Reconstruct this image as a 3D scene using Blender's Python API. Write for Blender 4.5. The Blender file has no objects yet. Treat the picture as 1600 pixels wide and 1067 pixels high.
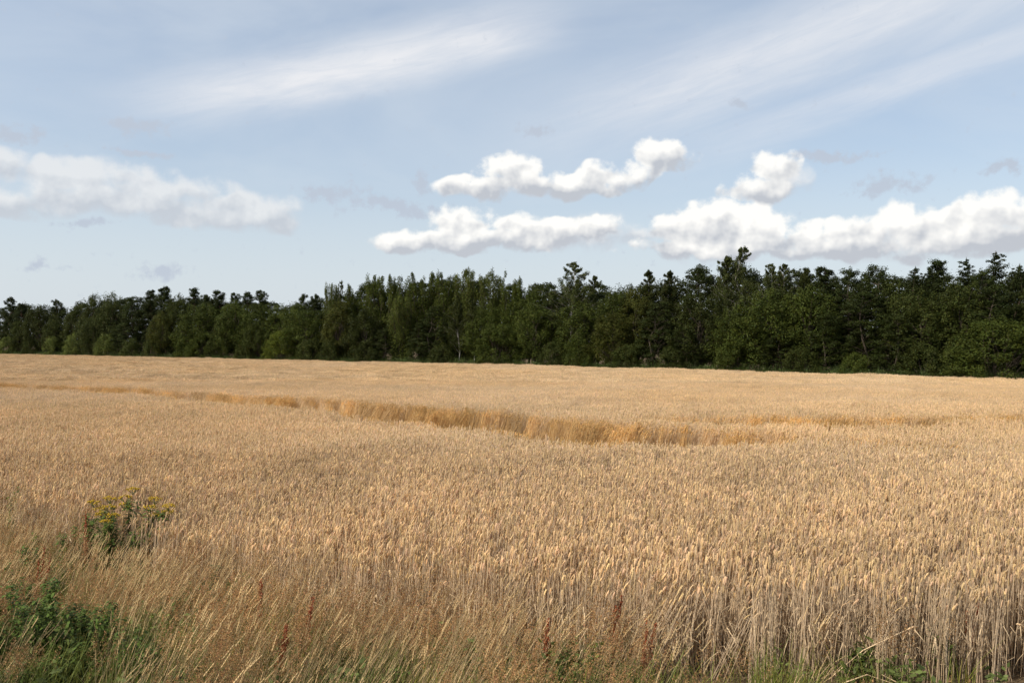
import bpy, math
import numpy as np
from mathutils import Vector

scene = bpy.context.scene
COL = scene.collection
R = math.radians

# ------------------------------------------------------------------ camera
EYE = 2.92
cam_data = bpy.data.cameras.new('camera')
cam_data.sensor_width = 36.0
cam_data.lens = 31.18
cam_data.clip_end = 5000.0
cam = bpy.data.objects.new('camera', cam_data)
cam.location = (0, 0, EYE)
cam.rotation_euler = (R(90), 0, 0)
COL.objects.link(cam)
scene.camera = cam

# ------------------------------------------------------------------ light
SUN_AZ, SUN_EL = -116.0, 44.0          # degrees clockwise from the view direction (+Y), and up
sun_dir = Vector((math.sin(R(SUN_AZ)) * math.cos(R(SUN_EL)), math.cos(R(SUN_AZ)) * math.cos(R(SUN_EL)), math.sin(R(SUN_EL))))
sl = bpy.data.lights.new('sun', 'SUN')
sl.energy = 5.0
sl.angle = R(0.55)
sl.color = (1.0, 0.93, 0.82)
so = bpy.data.objects.new('sun', sl)
so.rotation_euler = sun_dir.to_track_quat('Z', 'Y').to_euler()
COL.objects.link(so)

scene.view_settings.view_transform = 'Standard'
scene.view_settings.look = 'None'
scene.view_settings.gamma = 1.0
scene.view_settings.exposure = 0.0
scene.view_settings.use_curve_mapping = False
scene.cycles.use_adaptive_sampling = True
scene.cycles.adaptive_threshold = 0.02
scene.cycles.max_bounces = 5
scene.cycles.diffuse_bounces = 4
scene.cycles.transmission_bounces = 3
scene.cycles.glossy_bounces = 1
scene.cycles.caustics_reflective = False
scene.cycles.caustics_refractive = False

# ------------------------------------------------------------------ sky (world)
world = bpy.data.worlds.new('World')
scene.world = world
world.use_nodes = True
nt = world.node_tree
nt.nodes.clear()
world.cycles.sampling_method = 'MANUAL'
world.cycles.sample_map_resolution = 256


class N:
    """small wrapper to write node maths"""
    def __init__(s, t):
        s.t = t

    def put(s, sock, v):
        if hasattr(v, 'is_output'):
            s.t.links.new(v, sock)
        elif v is not None:
            sock.default_value = v

    def m(s, op, a, b=None, c=None, clamp=False):
        n = s.t.nodes.new('ShaderNodeMath')
        n.operation = op
        n.use_clamp = clamp
        for i, v in enumerate((a, b, c)):
            if v is not None:
                s.put(n.inputs[i], v)
        return n.outputs[0]

    def v(s, op, a, b=None, c=None):
        n = s.t.nodes.new('ShaderNodeVectorMath')
        n.operation = op
        for i, x in enumerate((a, b, c)):
            if x is not None:
                s.put(n.inputs[i], x)
        return n.outputs['Value'] if op in ('LENGTH', 'DOT_PRODUCT', 'DISTANCE') else n.outputs[0]

    def noise(s, vec, scale, detail=5.0, rough=0.55, dims='3D', color=False, distortion=0.0):
        n = s.t.nodes.new('ShaderNodeTexNoise')
        n.noise_dimensions = dims
        s.put(n.inputs['Vector'], vec)
        n.inputs['Scale'].default_value = scale
        n.inputs['Detail'].default_value = detail
        n.inputs['Roughness'].default_value = rough
        n.inputs['Distortion'].default_value = distortion
        return n.outputs['Color' if color else 'Fac']

    def smooth(s, x, lo, hi, to0=0.0, to1=1.0):
        n = s.t.nodes.new('ShaderNodeMapRange')
        n.interpolation_type = 'SMOOTHSTEP'
        s.put(n.inputs['Value'], x)
        for k, v in (('From Min', lo), ('From Max', hi), ('To Min', to0), ('To Max', to1)):
            s.put(n.inputs[k], v)
        return n.outputs['Result']

    def mix(s, f, a, b, blend='MIX'):
        n = s.t.nodes.new('ShaderNodeMix')
        n.data_type = 'RGBA'
        n.blend_type = blend
        s.put(n.inputs['Factor'], f)
        s.put(n.inputs['A'] if False else n.inputs[6], a)
        s.put(n.inputs[7], b)
        return n.outputs[2]

    def xyz(s, x, y, z):
        n = s.t.nodes.new('ShaderNodeCombineXYZ')
        for i, v in enumerate((x, y, z)):
            s.put(n.inputs[i], v)
        return n.outputs[0]

    def sep(s, v):
        n = s.t.nodes.new('ShaderNodeSeparateXYZ')
        s.put(n.inputs[0], v)
        return n.outputs


w = N(nt)
sky = nt.nodes.new('ShaderNodeTexSky')
sky.sky_type = 'NISHITA'
sky.sun_disc = False
sky.sun_elevation = R(SUN_EL)
sky.sun_rotation = R(SUN_AZ)
sky.air_density = 1.0
sky.dust_density = 1.5
sky.ozone_density = 1.0
geo = nt.nodes.new('ShaderNodeTexCoord')
dx, dy, dz = w.sep(geo.outputs['Generated'])
DEG = 180.0 / math.pi
az = w.m('MULTIPLY', w.m('ARCTAN2', dx, dy), DEG)
el = w.m('MULTIPLY', w.m('ARCSINE', dz), DEG)
P = w.xyz(az, el, 0.0)
# ragged edges: bend the directions with noise before measuring the cloud bodies
wn = w.noise(P, 0.36, 3.0, 0.5, color=True)
warp = w.v('MULTIPLY_ADD', w.v('SUBTRACT', wn, (0.5, 0.5, 0.5)), (2.6, 1.7, 0.0), P)
fb = w.noise(P, 0.60, 7.0, 0.59)
fa = w.noise(P, 0.55, 3.0, 0.50)
SH = (SUN_AZ / abs(SUN_AZ) * 0.32, 0.42, 0.0)
fb2 = w.noise(w.v('ADD', P, SH), 0.55, 3.0, 0.50)
# cumulus bodies: azimuth, elevation, half width, half height (degrees)
CUMULUS = [(-3.2,7.6,2.0,1.2),(-5.6,6.5,2.6,0.7),(0.0,7.5,1.7,0.8),(-1.6,6.5,4.2,0.7),(2.7,7.2,2.3,0.8),(5.4,7.3,1.8,0.6),
 (10.6,6.9,2.2,1.0),(13.2,7.5,2.5,1.1),(15.5,6.8,2.1,1.3),(12.0,5.9,4.0,0.6),(18.4,6.4,1.5,0.9),(21.5,6.5,1.9,0.9),(24.4,6.8,2.4,1.1),
 (28.1,7.2,1.9,1.2),(30.8,6.7,2.6,1.2),(26.8,5.8,3.9,0.9),(20.6,5.6,4.2,0.5),(16.2,10.6,1.4,0.9),(15.4,9.3,1.8,0.8),
 (0.0,10.7,1.9,1.0),(-1.2,10.0,2.8,0.7),(3.6,10.0,3.0,0.7),(7.0,10.7,2.2,0.8),(9.6,11.7,1.8,0.9)]
SOFT = [(-29.8,9.8,1.5,0.9),(-29.6,7.9,2.0,0.8),(-26.5,9.4,2.6,0.9),(-23.6,9.5,2.4,0.9),(-20.6,9.0,3.2,0.8),(-17.0,8.4,3.2,0.8),(-17.5,7.6,3.2,0.7),(-24.5,8.3,5.0,0.9),(-33.0,8.6,2.5,1.0),
 (4.4,7.0,4.2,0.9),(8.0,6.6,1.8,0.6),(16.8,9.6,1.6,0.9),(1.2,9.8,2.6,0.5),(-3.0,9.7,1.3,0.4),(13.0,6.4,3.6,1.2),(25.5,6.0,6.0,1.0)]
SCRAPS = [(-29.4,11.6,1.4,0.5),(-22.9,12.7,1.6,0.45),(-22.9,11.1,1.6,0.2),(-11.2,9.5,1.9,0.55),(-5.8,10.1,0.7,0.6),(-7.4,8.6,3.1,0.5),(-21.5,4.1,1.5,0.5),
 (23.2,9.2,2.0,0.6),(1.4,13.5,0.9,0.4),(19.3,11.0,2.6,0.4),(14.8,14.5,0.8,0.3),(-25.8,6.8,1.6,0.25),(-27.8,4.3,0.9,0.25),(29.2,9.7,1.0,0.5)]


def body(lobes, shade):
    F = hs = ws = None
    for (a, e, ra, re) in lobes:
        d = w.v('MULTIPLY_ADD', warp, (1 / ra, 1 / re, 0.0), (-a / ra, -e / re, 0.0))
        q = w.m('MULTIPLY_ADD', w.v('LENGTH', d), -0.6, 1.0, clamp=True)
        F = q if F is None else w.m('MAXIMUM', F, q)
        if shade:
            q2 = w.m('MULTIPLY', q, q)
            hy = w.sep(d)[1]
            hs = w.m('MULTIPLY', q2, hy) if hs is None else w.m('MULTIPLY_ADD', q2, hy, hs)
            ws = q2 if ws is None else w.m('ADD', ws, q2)
    if not shade:
        return F, None
    return F, w.m('DIVIDE', hs, w.m('ADD', ws, 0.02))


def streak(a0, e0, a1, e1, halfw, skew):
    L = math.hypot(a1 - a0, e1 - e0)
    ux, uy = (a1 - a0) / L, (e1 - e0) / L
    s = w.v('DOT_PRODUCT', w.v('SUBTRACT', P, (a0, e0, 0)), (ux, uy, 0))
    t = w.v('DOT_PRODUCT', w.v('SUBTRACT', P, (a0, e0, 0)), (-uy, ux, 0))
    n = w.noise(w.xyz(w.m('MULTIPLY', s, 0.09), w.m('MULTIPLY', t, 0.42), skew), 1.0, 5.0, 0.55, distortion=0.4)
    tt = w.m('ABSOLUTE', w.m('ADD', t, w.m('MULTIPLY', w.m('SUBTRACT', n, 0.5), 2.2)))
    p = w.m('MULTIPLY', w.smooth(tt, halfw, 0.0), w.m('MULTIPLY', w.smooth(s, -6.0, L * 0.45), w.smooth(s, L * 1.35, L * 0.88)))
    f = w.noise(w.xyz(w.m('MULTIPLY', s, 0.22), w.m('MULTIPLY', t, 1.5), skew), 1.0, 6.0, 0.62, distortion=0.7)
    return w.m('MULTIPLY', w.m('MULTIPLY', p, w.smooth(f, 0.25, 0.72, 0.68, 1.05)), w.smooth(n, 0.1, 0.75, 0.5, 1.0))


CIRRUS = (4.62, 5.06, 5.52, 1.0)
vn = w.noise(w.v('MULTIPLY', P, (0.05, 0.12, 1.0)), 1.0, 5.0, 0.55, distortion=0.5)
veil = w.smooth(vn, 0.25, 0.75, 0.34, 0.66)
veil = w.m('MAXIMUM', veil, w.smooth(el, 15.0, 0.0, 0.30, 0.85))      # thicker air towards the horizon
nz = w.m('MULTIPLY', w.m('SUBTRACT', fb, 0.5), 1.4)
break_up = w.m('MULTIPLY', w.m('SUBTRACT', w.noise(w.v('ADD', P, (7.3, 2.0, 5.0)), 0.38, 2.0, 0.5), 0.46), 1.5)


def cumulus_colour(hh):  # sunlit tops and shaded undersides are put into the cloud colour
    l = w.m('ADD', w.m('MULTIPLY_ADD', hh, 1.05, 0.64), w.m('MULTIPLY', w.m('SUBTRACT', fa, fb2), 2.4), clamp=True)
    return w.mix(l, (3.6, 3.8, 4.15, 1.0), (6.95, 6.85, 6.6, 1.0))


# --- the part of the sky with the clouds seen in the picture
F1, hh = body(CUMULUS, True)
F3, h3 = body(SOFT, True)
F2, _ = body(SCRAPS, False)
cir = w.m('MAXIMUM', w.m('MULTIPLY', streak(-22.5, 14.0, -1.6, 18.8, 2.7, 3.0), 1.15), w.m('MAXIMUM', w.m('MULTIPLY', streak(2.0, 13.4, 30.0, 20.8, 3.8, 8.0), 0.85), w.m('MULTIPLY', streak(10.0, 11.6, 36.0, 18.0, 1.6, 5.0), 0.6)))
sk = w.mix(cir, w.mix(veil, sky.outputs[0], CIRRUS), (5.5, 5.6, 5.85, 1.0))
sk = w.mix(w.m('MULTIPLY', w.smooth(w.m('ADD', F2, w.m('MULTIPLY', w.m('SUBTRACT', w.noise(P, 1.3, 5.0, 0.62), 0.5), 2.2)), 0.20, 0.85), 0.85), sk, (3.45, 3.85, 4.5, 1.0))
sk = w.mix(w.m('MULTIPLY', w.smooth(w.m('MULTIPLY_ADD', w.m('ADD', nz, break_up), w.smooth(F3, 0.0, 0.3), F3), 0.10, 0.80), 0.78), sk, w.mix(0.45, cumulus_colour(h3), (4.1, 4.35, 4.75, 1.0)))
sk = w.mix(w.m('MULTIPLY', w.smooth(w.m('MULTIPLY_ADD', w.m('ADD', nz, break_up), w.smooth(F1, 0.0, 0.3), F1), 0.20, 0.58), 0.97), sk, cumulus_colour(hh))
# --- the rest of the sky: the same veil and a ring of the same cumulus
ring = w.noise(w.v('MULTIPLY', P, (0.10, 0.30, 1.0)), 1.0, 3.0, 0.55)
band = w.m('MULTIPLY', w.smooth(el, 3.5, 6.0), w.smooth(el, 16.0, 9.0))
away = w.smooth(w.m('ABSOLUTE', az), 46.5, 54.0)
F4 = w.m('MULTIPLY', w.m('MULTIPLY', band, away), w.smooth(ring, 0.48, 0.72, 0.0, 0.8))
rest = w.mix(veil, sky.outputs[0], CIRRUS)
rest = w.mix(w.m('MULTIPLY', w.smooth(w.m('ADD', F4, w.m('MULTIPLY', nz, w.smooth(F4, 0.0, 0.1))), 0.28, 0.62), 0.97), rest, cumulus_colour(0.2))
SKY_STRENGTH = 0.15
bgs = []
for c in (rest, sk):
    b = nt.nodes.new('ShaderNodeBackground')
    b.inputs['Strength'].default_value = SKY_STRENGTH
    nt.links.new(c, b.inputs['Color'])
    bgs.append(b)
inview = w.m('MULTIPLY', w.m('LESS_THAN', w.m('ABSOLUTE', az), 46.0), w.m('MULTIPLY', w.m('LESS_THAN', el, 30.0), w.m('GREATER_THAN', el, 1.0)))
ms = nt.nodes.new('ShaderNodeMixShader')
nt.links.new(inview, ms.inputs[0])
nt.links.new(bgs[0].outputs[0], ms.inputs[1])
nt.links.new(bgs[1].outputs[0], ms.inputs[2])
wo = nt.nodes.new('ShaderNodeOutputWorld')
nt.links.new(ms.outputs[0], wo.inputs['Surface'])

# ------------------------------------------------------------------ helpers
rng = np.random.default_rng(20)


def ground_z(x, y):
    x = np.asarray(x, float)
    y = np.asarray(y, float)
    t = np.clip((y - 6) / 74.0, 0, 1)
    s = t * t * (3 - 2 * t)
    k = 1.15 + np.where(x > 0, 0.0075 * x, 0.0015 * x)
    return -s * np.clip(k, 0.8, 1.75) + 0.05 * np.sin(x * 0.21 + 1.0) * np.sin(y * 0.17)


def vnoise(x, y, scale, seed=0):
    """cheap smooth 2-D value noise, 0..1"""
    r = np.random.default_rng(seed)
    tab = r.random((64, 64))
    X, Y = np.asarray(x) / scale, np.asarray(y) / scale
    xi, yi = np.floor(X).astype(int), np.floor(Y).astype(int)
    fx, fy = X - xi, Y - yi
    fx, fy = fx * fx * (3 - 2 * fx), fy * fy * (3 - 2 * fy)
    g = lambda a, b: tab[a % 64, b % 64]
    return (g(xi, yi) * (1 - fx) + g(xi + 1, yi) * fx) * (1 - fy) + (g(xi, yi + 1) * (1 - fx) + g(xi + 1, yi + 1) * fx) * fy


class MB:
    """collects tri/quad faces with a colour for each face, then builds ONE mesh"""
    def __init__(s):
        s.v, s.f4, s.f3, s.c4, s.c3, s.n = [], [], [], [], [], 0

    def add(s, verts, quads=None, tris=None, col=(1, 1, 1)):
        verts = np.asarray(verts, float).reshape(-1, 3)
        for f, F, C, k in ((quads, s.f4, s.c4, 4), (tris, s.f3, s.c3, 3)):
            if f is not None and len(f):
                f = np.asarray(f, int).reshape(-1, k)
                F.append(f + s.n)
                C.append(np.broadcast_to(np.asarray(col, float), (len(f), 3)))
        s.v.append(verts)
        s.n += len(verts)

    def tube(s, pts, rad, sides=5, col=(1, 1, 1), cap=True):
        pts = np.asarray(pts, float)
        rad = np.broadcast_to(np.asarray(rad, float), (len(pts),))
        d = np.gradient(pts, axis=0)
        d /= np.linalg.norm(d, axis=1)[:, None] + 1e-9
        ref = np.array([0.31, 0.95, 0.05]) if abs(d[0][2]) > 0.6 else np.array([0, 0, 1.0])
        a = np.cross(d, ref)
        a /= np.linalg.norm(a, axis=1)[:, None] + 1e-9
        b = np.cross(d, a)
        th = np.arange(sides) * 2 * np.pi / sides
        V = pts[:, None, :] + rad[:, None, None] * (np.cos(th)[None, :, None] * a[:, None, :] + np.sin(th)[None, :, None] * b[:, None, :])
        q = []
        for i in range(len(pts) - 1):
            for j in range(sides):
                k = (j + 1) % sides
                q.append((i * sides + j, i * sides + k, (i + 1) * sides + k, (i + 1) * sides + j))
        t = []
        V = V.reshape(-1, 3)
        if cap:
            V = np.vstack([V, pts[-1]])
            o = (len(pts) - 1) * sides
            t = [(o + j, o + (j + 1) % sides, len(V) - 1) for j in range(sides)]
        s.add(V, q, t, col)

    def ribbon(s, pts, width, side, col=(1, 1, 1)):
        """flat blade along pts, width per point, side = direction of the width"""
        pts = np.asarray(pts, float)
        width = np.broadcast_to(np.asarray(width, float), (len(pts),))
        side = np.asarray(side, float)
        V = np.empty((len(pts) * 2, 3))
        V[0::2] = pts - side * width[:, None] / 2
        V[1::2] = pts + side * width[:, None] / 2
        s.add(V, [(2 * i, 2 * i + 1, 2 * i + 3, 2 * i + 2) for i in range(len(pts) - 1)], None, col)

    def leaves(s, c, nrm, size, rg, aspect=0.62, col=(1, 1, 1)):
        """diamond leaves: centres c, normals nrm, length size; col one per leaf"""
        n = len(c)
        nrm = nrm / (np.linalg.norm(nrm, axis=1)[:, None] + 1e-9)
        t = np.cross(nrm, rg.normal(size=(n, 3)))
        t /= np.linalg.norm(t, axis=1)[:, None] + 1e-9
        b = np.cross(nrm, t)
        size = np.broadcast_to(size, (n,))[:, None]
        V = np.stack([c - t * size * .5, c + b * size * aspect * .5 + t * size * .08, c + t * size * .5, c - b * size * aspect * .5 + t * size * .08], 1)
        s.add(V.reshape(-1, 3), np.arange(n * 4).reshape(n, 4), None, (1, 1, 1))
        s.c4[-1] = np.broadcast_to(np.asarray(col, float), (n, 3))

    def mesh(s, name, mat, smooth=False):
        V = np.vstack(s.v)
        f4 = np.vstack(s.f4) if s.f4 else np.zeros((0, 4), int)
        f3 = np.vstack(s.f3) if s.f3 else np.zeros((0, 3), int)
        c = np.vstack(s.c4 + s.c3)
        me = bpy.data.meshes.new(name)
        me.vertices.add(len(V))
        me.vertices.foreach_set('co', V.astype(np.float32).ravel())
        loops = np.concatenate([f4.ravel(), f3.ravel()])
        tot = np.concatenate([np.full(len(f4), 4), np.full(len(f3), 3)])
        me.loops.add(len(loops))
        me.loops.foreach_set('vertex_index', loops.astype(np.int32))
        me.polygons.add(len(tot))
        st = np.concatenate([[0], np.cumsum(tot)[:-1]])
        me.polygons.foreach_set('loop_start', st.astype(np.int32))
        me.update(calc_edges=True)
        if smooth:
            me.polygons.foreach_set('use_smooth', np.ones(len(tot), bool))
        a = me.attributes.new('col', 'FLOAT_COLOR', 'FACE')
        a.data.foreach_set('color', np.hstack([c, np.ones((len(c), 1))]).astype(np.float32).ravel())
        me.materials.append(mat)
        me.validate()
        return me


def link(name, me, parent=None, **props):
    o = bpy.data.objects.new(name, me)
    COL.objects.link(o)
    o.parent = parent
    for k, v in props.items():
        o[k] = v
    return o


def plant_material(name, translucent=0.25, rough=0.7, spec=0.25, tint='object', vary=0.0):
    """colour from the faces, times a tint of the object or of the scattered copy"""
    m = bpy.data.materials.new(name)
    m.use_nodes = True
    t = m.node_tree
    t.nodes.clear()
    n = N(t)
    a = t.nodes.new('ShaderNodeAttribute')
    a.attribute_name = 'col'
    if tint == 'object':
        oi = t.nodes.new('ShaderNodeObjectInfo')
        c = n.mix(1.0, a.outputs['Color'], oi.outputs['Color'], 'MULTIPLY')
    else:
        b = t.nodes.new('ShaderNodeAttribute')
        b.attribute_type = 'INSTANCER'
        b.attribute_name = 'tint'
        c = n.mix(1.0, a.outputs['Color'], b.outputs['Color'], 'MULTIPLY')
    if vary:
        g = t.nodes.new('ShaderNodeNewGeometry')
        f = n.noise(g.outputs['Position'], 40.0, 2.0, 0.5)
        c = n.mix(1.0, c, n.mix(f, (1 - vary,) * 3 + (1,), (1 + vary,) * 3 + (1,)), 'MULTIPLY')
    p = t.nodes.new('ShaderNodeBsdfPrincipled')
    p.inputs['Roughness'].default_value = rough
    p.inputs['Specular IOR Level'].default_value = spec
    t.links.new(c, p.inputs['Base Color'])
    tr = t.nodes.new('ShaderNodeBsdfTranslucent')
    t.links.new(c, tr.inputs['Color'])
    mx = t.nodes.new('ShaderNodeMixShader')
    mx.inputs[0].default_value = translucent
    t.links.new(p.outputs[0], mx.inputs[1])
    t.links.new(tr.outputs[0], mx.inputs[2])
    o = t.nodes.new('ShaderNodeOutputMaterial')
    t.links.new(mx.outputs[0], o.inputs['Surface'])
    return m


M_WHEAT = plant_material('ripe_wheat', 0.27, 0.6, 0.2, 'instance')
M_GRASS = plant_material('grass_blades', 0.3, 0.6, 0.25, 'instance')
M_LEAF = plant_material('tree_leaves', 0.25, 0.6, 0.1, 'object')
M_WEED = plant_material('weed_leaves', 0.25, 0.6, 0.15, 'object')
M_BARK = plant_material('bark', 0.0, 0.9, 0.1, 'object', vary=0.5)


def scatter(name, pts, eul, scl, tint, idx, protos, **props):
    """one object of many scattered copies of the prototype meshes (crop, grass)"""
    pc = bpy.data.collections.new(name + '_sources')
    for i, me in enumerate(protos):
        pc.objects.link(bpy.data.objects.new('%s_source_%02d' % (name, i), me))
    n = len(pts)
    me = bpy.data.meshes.new(name)
    me.vertices.add(n)
    me.vertices.foreach_set('co', np.asarray(pts, np.float32).ravel())
    for nm, ty, arr in (('rot', 'FLOAT_VECTOR', eul), ('scl', 'FLOAT_VECTOR', scl), ('tint', 'FLOAT_COLOR', np.hstack([tint, np.ones((n, 1))])), ('idx', 'INT', idx)):
        a = me.attributes.new(nm, ty, 'POINT')
        a.data.foreach_set({'FLOAT_VECTOR': 'vector', 'FLOAT_COLOR': 'color', 'INT': 'value'}[ty], np.asarray(arr, np.int32 if ty == 'INT' else np.float32).ravel())
    o = link(name, me, **props)
    g = bpy.data.node_groups.new(name + '_scatter', 'GeometryNodeTree')
    g.interface.new_socket('Geometry', in_out='INPUT', socket_type='NodeSocketGeometry')
    g.interface.new_socket('Geometry', in_out='OUTPUT', socket_type='NodeSocketGeometry')
    gi, go = g.nodes.new('NodeGroupInput'), g.nodes.new('NodeGroupOutput')
    ci = g.nodes.new('GeometryNodeCollectionInfo')
    ci.inputs['Collection'].default_value = pc
    ci.inputs['Separate Children'].default_value = True
    ci.inputs['Reset Children'].default_value = True
    ip = g.nodes.new('GeometryNodeInstanceOnPoints')
    ip.inputs['Pick Instance'].default_value = True

    def named(nm, ty):
        a = g.nodes.new('GeometryNodeInputNamedAttribute')
        a.data_type = ty
        a.inputs['Name'].default_value = nm
        return [s for s in a.outputs if s.enabled and s.name == 'Attribute'][0]
    er = g.nodes.new('FunctionNodeEulerToRotation')
    g.links.new(named('rot', 'FLOAT_VECTOR'), er.inputs[0])
    g.links.new(gi.outputs[0], ip.inputs['Points'])
    g.links.new(ci.outputs[0], ip.inputs['Instance'])
    g.links.new(named('idx', 'INT'), ip.inputs['Instance Index'])
    g.links.new(er.outputs[0], ip.inputs['Rotation'])
    g.links.new(named('scl', 'FLOAT_VECTOR'), ip.inputs['Scale'])
    g.links.new(ip.outputs[0], go.inputs[0])
    md = o.modifiers.new('scatter', 'NODES')
    md.node_group = g
    return o


def lean_euler(spin, ang, direction):
    """euler (XYZ) of a copy spun about its stem, then tipped by ang towards the compass direction (0 = +X)"""
    # tip about the axis perpendicular to the direction
    ax, ay = -np.sin(direction), np.cos(direction)
    c, s = np.cos(ang), np.sin(ang)
    C = 1 - c
    Rm = np.empty((len(spin), 3, 3))
    Rm[:, 0, 0] = c + ax * ax * C; Rm[:, 0, 1] = ax * ay * C; Rm[:, 0, 2] = ay * s
    Rm[:, 1, 0] = ax * ay * C; Rm[:, 1, 1] = c + ay * ay * C; Rm[:, 1, 2] = -ax * s
    Rm[:, 2, 0] = -ay * s; Rm[:, 2, 1] = ax * s; Rm[:, 2, 2] = c
    Z = np.zeros_like(Rm)
    Z[:, 0, 0] = np.cos(spin); Z[:, 0, 1] = -np.sin(spin); Z[:, 1, 0] = np.sin(spin); Z[:, 1, 1] = np.cos(spin); Z[:, 2, 2] = 1
    Q = Rm @ Z
    return np.stack([np.arctan2(Q[:, 2, 1], Q[:, 2, 2]), -np.arcsin(np.clip(Q[:, 2, 0], -1, 1)), np.arctan2(Q[:, 1, 0], Q[:, 0, 0])], 1)


# ------------------------------------------------------------------ ground
def soil_material():
    m = bpy.data.materials.new('soil')
    m.use_nodes = True
    t = m.node_tree
    n = N(t)
    g = t.nodes.new('ShaderNodeNewGeometry')
    p = g.outputs['Position']
    a = n.noise(p, 1.3, 5.0, 0.6)
    b = n.noise(p, 22.0, 4.0, 0.65)
    c = n.mix(n.smooth(a, 0.35, 0.65), (0.07, 0.048, 0.028, 1), (0.13, 0.09, 0.05, 1))
    c = n.mix(n.smooth(b, 0.5, 0.7), c, (0.24, 0.18, 0.10, 1))
    bs = t.nodes['Principled BSDF']
    bs.inputs['Roughness'].default_value = 0.95
    bs.inputs['Specular IOR Level'].default_value = 0.1
    t.links.new(c, bs.inputs['Base Color'])
    bp = t.nodes.new('ShaderNodeBump')
    bp.inputs['Strength'].default_value = 0.8
    bp.inputs['Distance'].default_value = 0.03
    t.links.new(b, bp.inputs['Height'])
    t.links.new(bp.outputs[0], bs.inputs['Normal'])
    return m


M_SOIL = soil_material()
gx = np.concatenate([[-3000, -1200, -600, -350], np.arange(-220, 141, 4.0), [200, 350, 600, 1200, 3000]])
gy = np.concatenate([[-300, -60, -20], np.arange(-4, 100, 2.0), np.arange(100, 300, 8.0), [360, 500, 800, 1500, 4000]])
X, Y = np.meshgrid(gx, gy, indexing='ij')
mb = MB()
V = np.stack([X, Y, ground_z(X, Y)], -1).reshape(-1, 3)
ny = len(gy)
mb.add(V, [(i * ny + j, (i + 1) * ny + j, (i + 1) * ny + j + 1, i * ny + j + 1) for i in range(len(gx) - 1) for j in range(ny - 1)])
link('ground', mb.mesh('ground', M_SOIL, True), kind='structure', label='brown soil under the wheat and the wood')

# ------------------------------------------------------------------ wheat
EAR = np.array((0.735, 0.53, 0.31))
STRAW = np.array((0.73, 0.55, 0.34))
GREYSTRAW = np.array((0.70, 0.57, 0.45))


def wheat_stalk(m, rg, ox, oy, lod):
    h = rg.normal(0.81, 0.05)
    lean = rg.normal(0, 0.05, 2) + np.array((0.05, -0.01))
    nod = rg.uniform(0.0, 1.0) ** 1.6
    nd = rg.normal(0.35, 0.9)                    # nodding direction, mostly down-wind (+X)
    seg = 5 if lod == 0 else 3
    t = np.linspace(0, 1, seg)
    pts = np.stack([ox + lean[0] * t ** 1.5 * h, oy + lean[1] * t ** 1.5 * h, h * t], 1)
    cs = STRAW * rg.uniform(0.8, 1.15) * (1 - 0.0) + 0
    g = rg.uniform(0, 1)
    cs = cs * (1 - g * 0.5) + GREYSTRAW * g * 0.5
    wdt = 0.0050 if lod == 0 else (0.006 if lod == 1 else 0.010)
    if lod == 0:
        m.tube(pts, [wdt * .62, wdt * .6, wdt * .55, wdt * .5, wdt * .4], 3, cs, cap=False)
    else:
        a = rg.uniform(0, np.pi)
        m.ribbon(pts, wdt, (math.cos(a), math.sin(a), 0), cs)
    # ear: a plump, lumpy spindle that nods over
    L = rg.uniform(0.062, 0.09) * (1 if lod < 2 else 1.25)
    k = 5 if lod == 0 else 3
    tt = np.linspace(0, 1, k)
    d0 = pts[-1] - pts[-2]
    d0 /= np.linalg.norm(d0)
    side = np.array((math.cos(nd), math.sin(nd), 0))
    e = [pts[-1]]
    for i in range(k - 1):
        an = nod * (i + 1) / k * 1.3
        e.append(e[-1] + (d0 * math.cos(an) + side * math.sin(an)) * L / (k - 1))
    ce = EAR * rg.uniform(0.70, 1.18) * np.array((1, rg.uniform(.95, 1.04), rg.uniform(.85, 1.1)))
    if lod == 0:
        rad = np.array([0.0028, 0.0054, 0.0053, 0.0044, 0.0013]) * rg.uniform(.8, 1.2)
        m.tube(e, rad, 5, ce)
        # spikelets standing out from the ear
        for i in range(1, 4):
            for sg in (-1, 1):
                p0 = e[i]
                ax = np.cross(e[i] - e[i - 1], side)
                ax = ax / (np.linalg.norm(ax) + 1e-9) * sg
                up = (e[i] - e[i - 1]) / np.linalg.norm(e[i] - e[i - 1])
                m.add([p0 + ax * .004, p0 + ax * .009 + up * .012, p0 + ax * .005 + up * .024, p0 + side * .006 + up * .01], None, [(0, 1, 3), (1, 2, 3)], ce * rg.uniform(.8, 1.2))
    elif lod == 1:
        m.tube(e, [0.0045, 0.0075, 0.0025], 4, ce)
    else:
        m.tube(e, [0.009, 0.015, 0.005], 3, ce)
    # dry leaves
    if lod < 2 and rg.random() < (0.75 if lod == 0 else 0.4):
        z0 = rg.uniform(0.25, 0.75) * h
        a = rg.uniform(0, 2 * np.pi)
        o = np.array((math.cos(a), math.sin(a), 0))
        p0 = np.array((ox + lean[0] * z0, oy + lean[1] * z0, z0))
        ll = rg.uniform(.08, .2)
        lp = [p0, p0 + o * ll * .45 + np.array((0, 0, ll * .3)), p0 + o * ll * .8 - np.array((0, 0, ll * .15)), p0 + o * ll - np.array((0, 0, ll * .6))]
        m.ribbon(lp, [.004, .008, .006, .001], (-o[1], o[0], 0), STRAW * rg.uniform(.75, 1.15))


def wheat_clump(n, rad, lod, seed, square=False):
    rg = np.random.default_rng(seed)
    m = MB()
    for i in range(n):
        if square:
            ox, oy = rg.uniform(-rad, rad, 2)
        else:
            a, r = rg.uniform(0, 2 * np.pi), rad * math.sqrt(rg.random())
            ox, oy = r * math.cos(a), r * math.sin(a)
        wheat_stalk(m, rg, ox, oy, lod)
    return m.mesh('wheat', M_WHEAT)


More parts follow.
